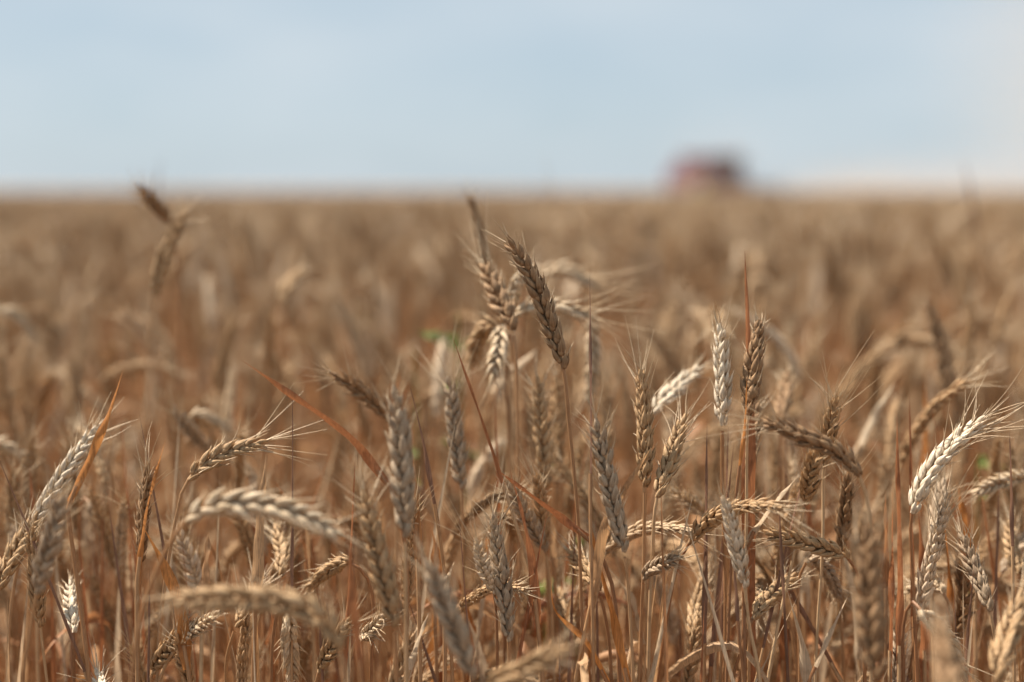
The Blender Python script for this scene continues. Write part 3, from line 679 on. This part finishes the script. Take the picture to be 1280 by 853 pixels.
# ------------------------------------------------------------------ green weeds between the stalks
def weed(label, px, py, D, n, size, seed):
    rng = np.random.RandomState(seed); top = at(px, py, D); gr = np.array([top[0], top[1], 0])
    root = empty('green_weed', gr); tag(root, label, 'weed', 'green weeds in the wheat')
    X, T, _ = spline([gr, gr * .5 + top * .5 + [.01, 0, 0], top], 30)
    s = MB(); tube(s, X, T, np.linspace(.0016, .0007, 30), 6); s.obj('stem', LEAF['green'], root, gr)
    for k in range(n):
        az = rng.uniform(0, 6.28); h = np.array([math.cos(az), math.sin(az) * .6, rng.uniform(-.1, .7)])
        P0 = X[-1 - rng.randint(0, 5)]; Xl, Tl, _ = spline([P0, P0 + h * size * .5, P0 + h * size + [0, 0, -.2 * size]], 14)
        lf = MB(); leaf_blade(lf, Xl, Tl, size * .42, rng.uniform(-1, 1), .5, .25, 0, nrm(np.array([.2, .6, -.7])), .3); lf.obj('leaf', LEAF['green'], root, gr)
weed('green leafy weed glowing behind the golden brown central ear', 572, 392, 1.16, 7, .034, 1)
weed('pale green weed blurred above the large grey ear', 518, 440, 1.16, 3, .022, 2)
weed('small green weed low behind the central stem', 714, 592, 1.0, 5, .026, 3)
weed('small green weed right of the large bleached ear', 1222, 582, 1.1, 5, .024, 4)
weed('dim green weed low right of the bottom middle', 680, 740, .98, 4, .022, 5)

# ------------------------------------------------------------------ the counted crowd just behind and between
PROTO = []
def make_protos(n):
    for k in range(n):
        d = stalk_pieces(np.random.RandomState(900 + k), 'mid', nleaf=5)
        PROTO.append(dict(stem=d['stem'].mesh('stem', STEM), ear=d['ear'].mesh('ear', EAR_MIX), beard=d['beard'].mesh('beard', AWN),
                          leaves=[lf.mesh('leaf', LEAF['mixed']) for lf in d['leaves']], top=d['top']))
make_protos(22)
def crowd(x, y, z, rng, label, group):
    p = PROTO[rng.randint(len(PROTO))]
    r = empty('wheat_stalk', (x, y, 0)); s = z / p['top']; r.scale = (s, s, s)
    r.rotation_euler = (rng.normal(0, .05), rng.normal(0, .05), rng.uniform(0, 6.283))
    tag(r, label, 'wheat stalk', group)
    def kid(name, me, par):
        o = bpy.data.objects.new(name, me); COL.objects.link(o); o.parent = par; return o
    kid('stem', p['stem'], r); e = kid('ear', p['ear'], r); kid('beard', p['beard'], e)
    for lf in p['leaves']: kid('leaf', lf, r)
rng = np.random.RandomState(77)
n1 = n2 = 0
while n1 < 150:
    D = rng.uniform(.86, 1.04); x = rng.uniform(-.41, .41) * D
    crowd(x, D, rng.uniform(.63, .785), rng, 'low wheat stalk packed between the stems under the sharp ears', 'low wheat stalks between the stems'); n1 += 1
while n2 < 70:
    D = math.sqrt(rng.uniform(1.12 ** 2, YB ** 2)); x = rng.uniform(-.41, .41) * D
    z = min(.895, rng.normal(.765 + .06 * min(1, (D - 1.1) / .25), .032) + crop_height(x, D))
    crowd(x, D, z, rng, 'out of focus wheat stalk in the crowd just behind the sharp ears', 'blurred wheat stalks behind the sharp ears'); n2 += 1

# ------------------------------------------------------------------ combine harvester far off
def build_combine():
    import bmesh
    red = simple_mat('harvester_red_paint', (.14, .060, .085), .6, noise=.12, scale=1.5)
    dark = simple_mat('harvester_dark_steel', (.09, .06, .065), .5, .3, noise=.2)
    glass = simple_mat('cab_glass', (.03, .045, .055), .08, 0, 0)
    tyre = simple_mat('tyre_rubber', (.03, .028, .026), .85, noise=.3)
    yel = simple_mat('wheel_rim_paint', (.45, .33, .10), .5)
    lampm = simple_mat('lamp_glass', (.7, .7, .65), .2)
    D = 111.0; c = at(889, 243, D)
    root = empty('combine_harvester', (c[0], c[1], 0)); root.rotation_euler = (0, 0, R(28))
    tag(root, 'dark red combine harvester working far off on the horizon', 'harvester')
    def box(name, x0, x1, y0, y1, z0, z1, m, par=root, taper=None, bev=.06):
        bm = bmesh.new(); bmesh.ops.create_cube(bm, size=1)
        for v in bm.verts:
            t = v.co.z + .5
            v.co = Vector(((x0 + x1) / 2 + v.co.x * (x1 - x0), (y0 + y1) / 2 + v.co.y * (y1 - y0), z0 + t * (z1 - z0)))
            if taper and t > .5:
                v.co.x = (x0 + x1) / 2 + (v.co.x - (x0 + x1) / 2) * taper[0]; v.co.y = (y0 + y1) / 2 + (v.co.y - (y0 + y1) / 2) * taper[1]
        bmesh.ops.bevel(bm, geom=bm.edges[:], offset=bev, segments=2, affect='EDGES')
        me = bpy.data.meshes.new(name); bm.to_mesh(me); bm.free(); me.materials.append(m)
        o = bpy.data.objects.new(name, me); COL.objects.link(o); o.parent = par; return o
    def cyl(name, p0, p1, r, m, par=root, seg=20, caps=True):
        mb = MB(); X = np.linspace(p0, p1, 5); T = np.repeat([nrm(np.array(p1) - np.array(p0))], 5, 0)
        Xc = np.vstack([X[:1], X, X[-1:]]); Tc = np.vstack([T[:1], T, T[-1:]])
        tube(mb, Xc, Tc, np.r_[.001, [r] * 5, .001], seg); return mb.obj(name, m, par, smooth=False)
    # faces -Y (toward the viewer) with the header in front
    box('body', -1.35, 1.35, -1.6, 3.6, 1.1, 2.85, red)
    box('rear_hood', -1.25, 1.25, 3.62, 4.6, 1.3, 2.5, red, taper=(.95, .8))
    box('grain_tank', -1.45, 1.45, -.9, 2.2, 2.87, 3.55, red, taper=(1.12, 1.1))
    cab = box('cab', -.85, .85, -2.9, -1.62, 1.75, 3.4, red, taper=(1.02, .92))
    box('windscreen', -.78, .78, -2.98, -2.9, 1.85, 3.2, glass, cab, bev=.02)
    for s in (-1, 1): box('side_window', s * .87 - .03, s * .87 + .03, -2.75, -1.8, 1.95, 3.15, glass, cab, bev=.02)
    box('cab_roof', -.95, .95, -3.15, -1.55, 3.42, 3.62, red)
    for s in (-.7, -.3, .3, .7): box('headlight', s - .1, s + .1, -3.22, -3.16, 3.45, 3.58, lampm, bev=.02)
    cyl('beacon', (.6, -1.8, 3.62), (.6, -1.8, 3.85), .07, yel)
    fh = box('feeder_house', -.6, .6, -4.2, -1.65, .7, 1.6, red)
    hd = box('header', -2.6, 2.6, -5.0, -4.22, .35, 1.15, red)
    cyl('auger', (-2.5, -5.15, .65), (2.5, -5.15, .65), .25, dark, hd)
    rl = cyl('reel', (-2.5, -5.6, 1.05), (2.5, -5.6, 1.05), .08, dark)
    for k in range(6):
        a = k * math.pi / 3; y, z = -5.6 + .5 * math.cos(a), 1.05 + .5 * math.sin(a)
        cyl('reel_bar', (-2.5, y, z), (2.5, y, z), .03, dark, rl, 8)
        for xx in (-2.5, 0, 2.5): cyl('reel_spoke', (xx, -5.6, 1.05), (xx, y, z), .025, dark, rl, 6)
    for s in (-1, 1):
        w = cyl('front_wheel', (s * 1.45, -1.3, .9), (s * 2.05, -1.3, .9), .9, tyre, seg=32); cyl('rim', (s * 1.5, -1.3, .9), (s * 2.08, -1.3, .9), .45, yel, w)
        w = cyl('rear_wheel', (s * 1.2, 3.3, .6), (s * 1.6, 3.3, .6), .6, tyre, seg=28); cyl('rim', (s * 1.22, 3.3, .6), (s * 1.63, 3.3, .6), .3, yel, w)
    cyl('unloading_auger', (1.62, -.9, 3.0), (1.7, 4.4, 3.3), .18, red)
    cyl('exhaust_pipe', (-.9, 2.6, 2.85), (-.9, 2.6, 3.9), .07, dark)
    for k in range(5): box('ladder_rung', -1.9, -1.42, -2.3, -2.1, .7 + k * .25, .74 + k * .25, dark, bev=.01)
    for s in (-1, 1): box('mirror', s * 1.3 - .14, s * 1.3 + .14, -3.0, -2.95, 2.5, 3.0, dark, bev=.02)
build_combine()

# ------------------------------------------------------------------ dust raised by the harvester
def dust(px0, px1, ytop, D, dens, depth, label, y_c=250, seed=0, col=(.62, .54, .46)):
    """an airy mound of dust, thinning out from its middle"""
    import bmesh
    m = bpy.data.materials.new('dust'); m.use_nodes = True; t = m.node_tree; t.nodes.clear(); n = t.nodes.new; l = t.links.new
    v = n('ShaderNodeVolumePrincipled'); v.inputs['Color'].default_value = (*col, 1); v.inputs['Anisotropy'].default_value = .2
    tcn = n('ShaderNodeTexCoord'); ln = n('ShaderNodeVectorMath'); ln.operation = 'LENGTH'
    nz = n('ShaderNodeTexNoise'); nz.inputs['Scale'].default_value = 2.2; nz.inputs['Detail'].default_value = 2
    mr = n('ShaderNodeMapRange'); mr.interpolation_type = 'SMOOTHSTEP'
    for k, q in (('From Min', 1.0), ('From Max', .15), ('To Min', 0), ('To Max', dens)): mr.inputs[k].default_value = q
    mu = n('ShaderNodeMath'); mu.operation = 'MULTIPLY'; ad = n('ShaderNodeMath'); ad.operation = 'ADD'; ad.inputs[1].default_value = .45
    l(tcn.outputs['Object'], ln.inputs[0]); l(ln.outputs['Value'], mr.inputs['Value']); l(tcn.outputs['Object'], nz.inputs['Vector'])
    l(nz.outputs['Fac'], ad.inputs[0]); l(mr.outputs['Result'], mu.inputs[0]); l(ad.outputs[0], mu.inputs[1]); l(mu.outputs[0], v.inputs['Density'])
    o_ = n('ShaderNodeOutputMaterial'); l(v.outputs['Volume'], o_.inputs['Volume'])
    a = at(px0, 243, D); b = at(px1, 243, D); top = at(px0, ytop, D); cz = at(px0, y_c, D)[2]
    bm = bmesh.new(); bmesh.ops.create_icosphere(bm, subdivisions=4, radius=1.02)
    me = bpy.data.meshes.new('dust_cloud'); bm.to_mesh(me); bm.free(); me.materials.append(m)
    o = bpy.data.objects.new('dust_cloud', me); COL.objects.link(o); o.location = ((a[0] + b[0]) / 2, a[1], cz)
    o.scale = ((b[0] - a[0]) / 2, depth, top[2] - cz)
    tag(o, label, 'dust', kind='stuff')
dust(880, 1420, 172, 116, .042, 9, 'low pale dust cloud trailing right of the harvester along the horizon', seed=1)
dust(930, 1190, 196, 119, .040, 6, 'denser pale dust bank low behind the harvester', seed=2)
dust(1110, 1760, -260, 150, .022, 18, 'tall thin beige dust plume drifting up at the right edge of the sky', y_c=110, seed=3)
dust(780, 1000, 120, 97, .012, 5, 'thin dusty air hanging in front of the harvester', y_c=215, seed=4)
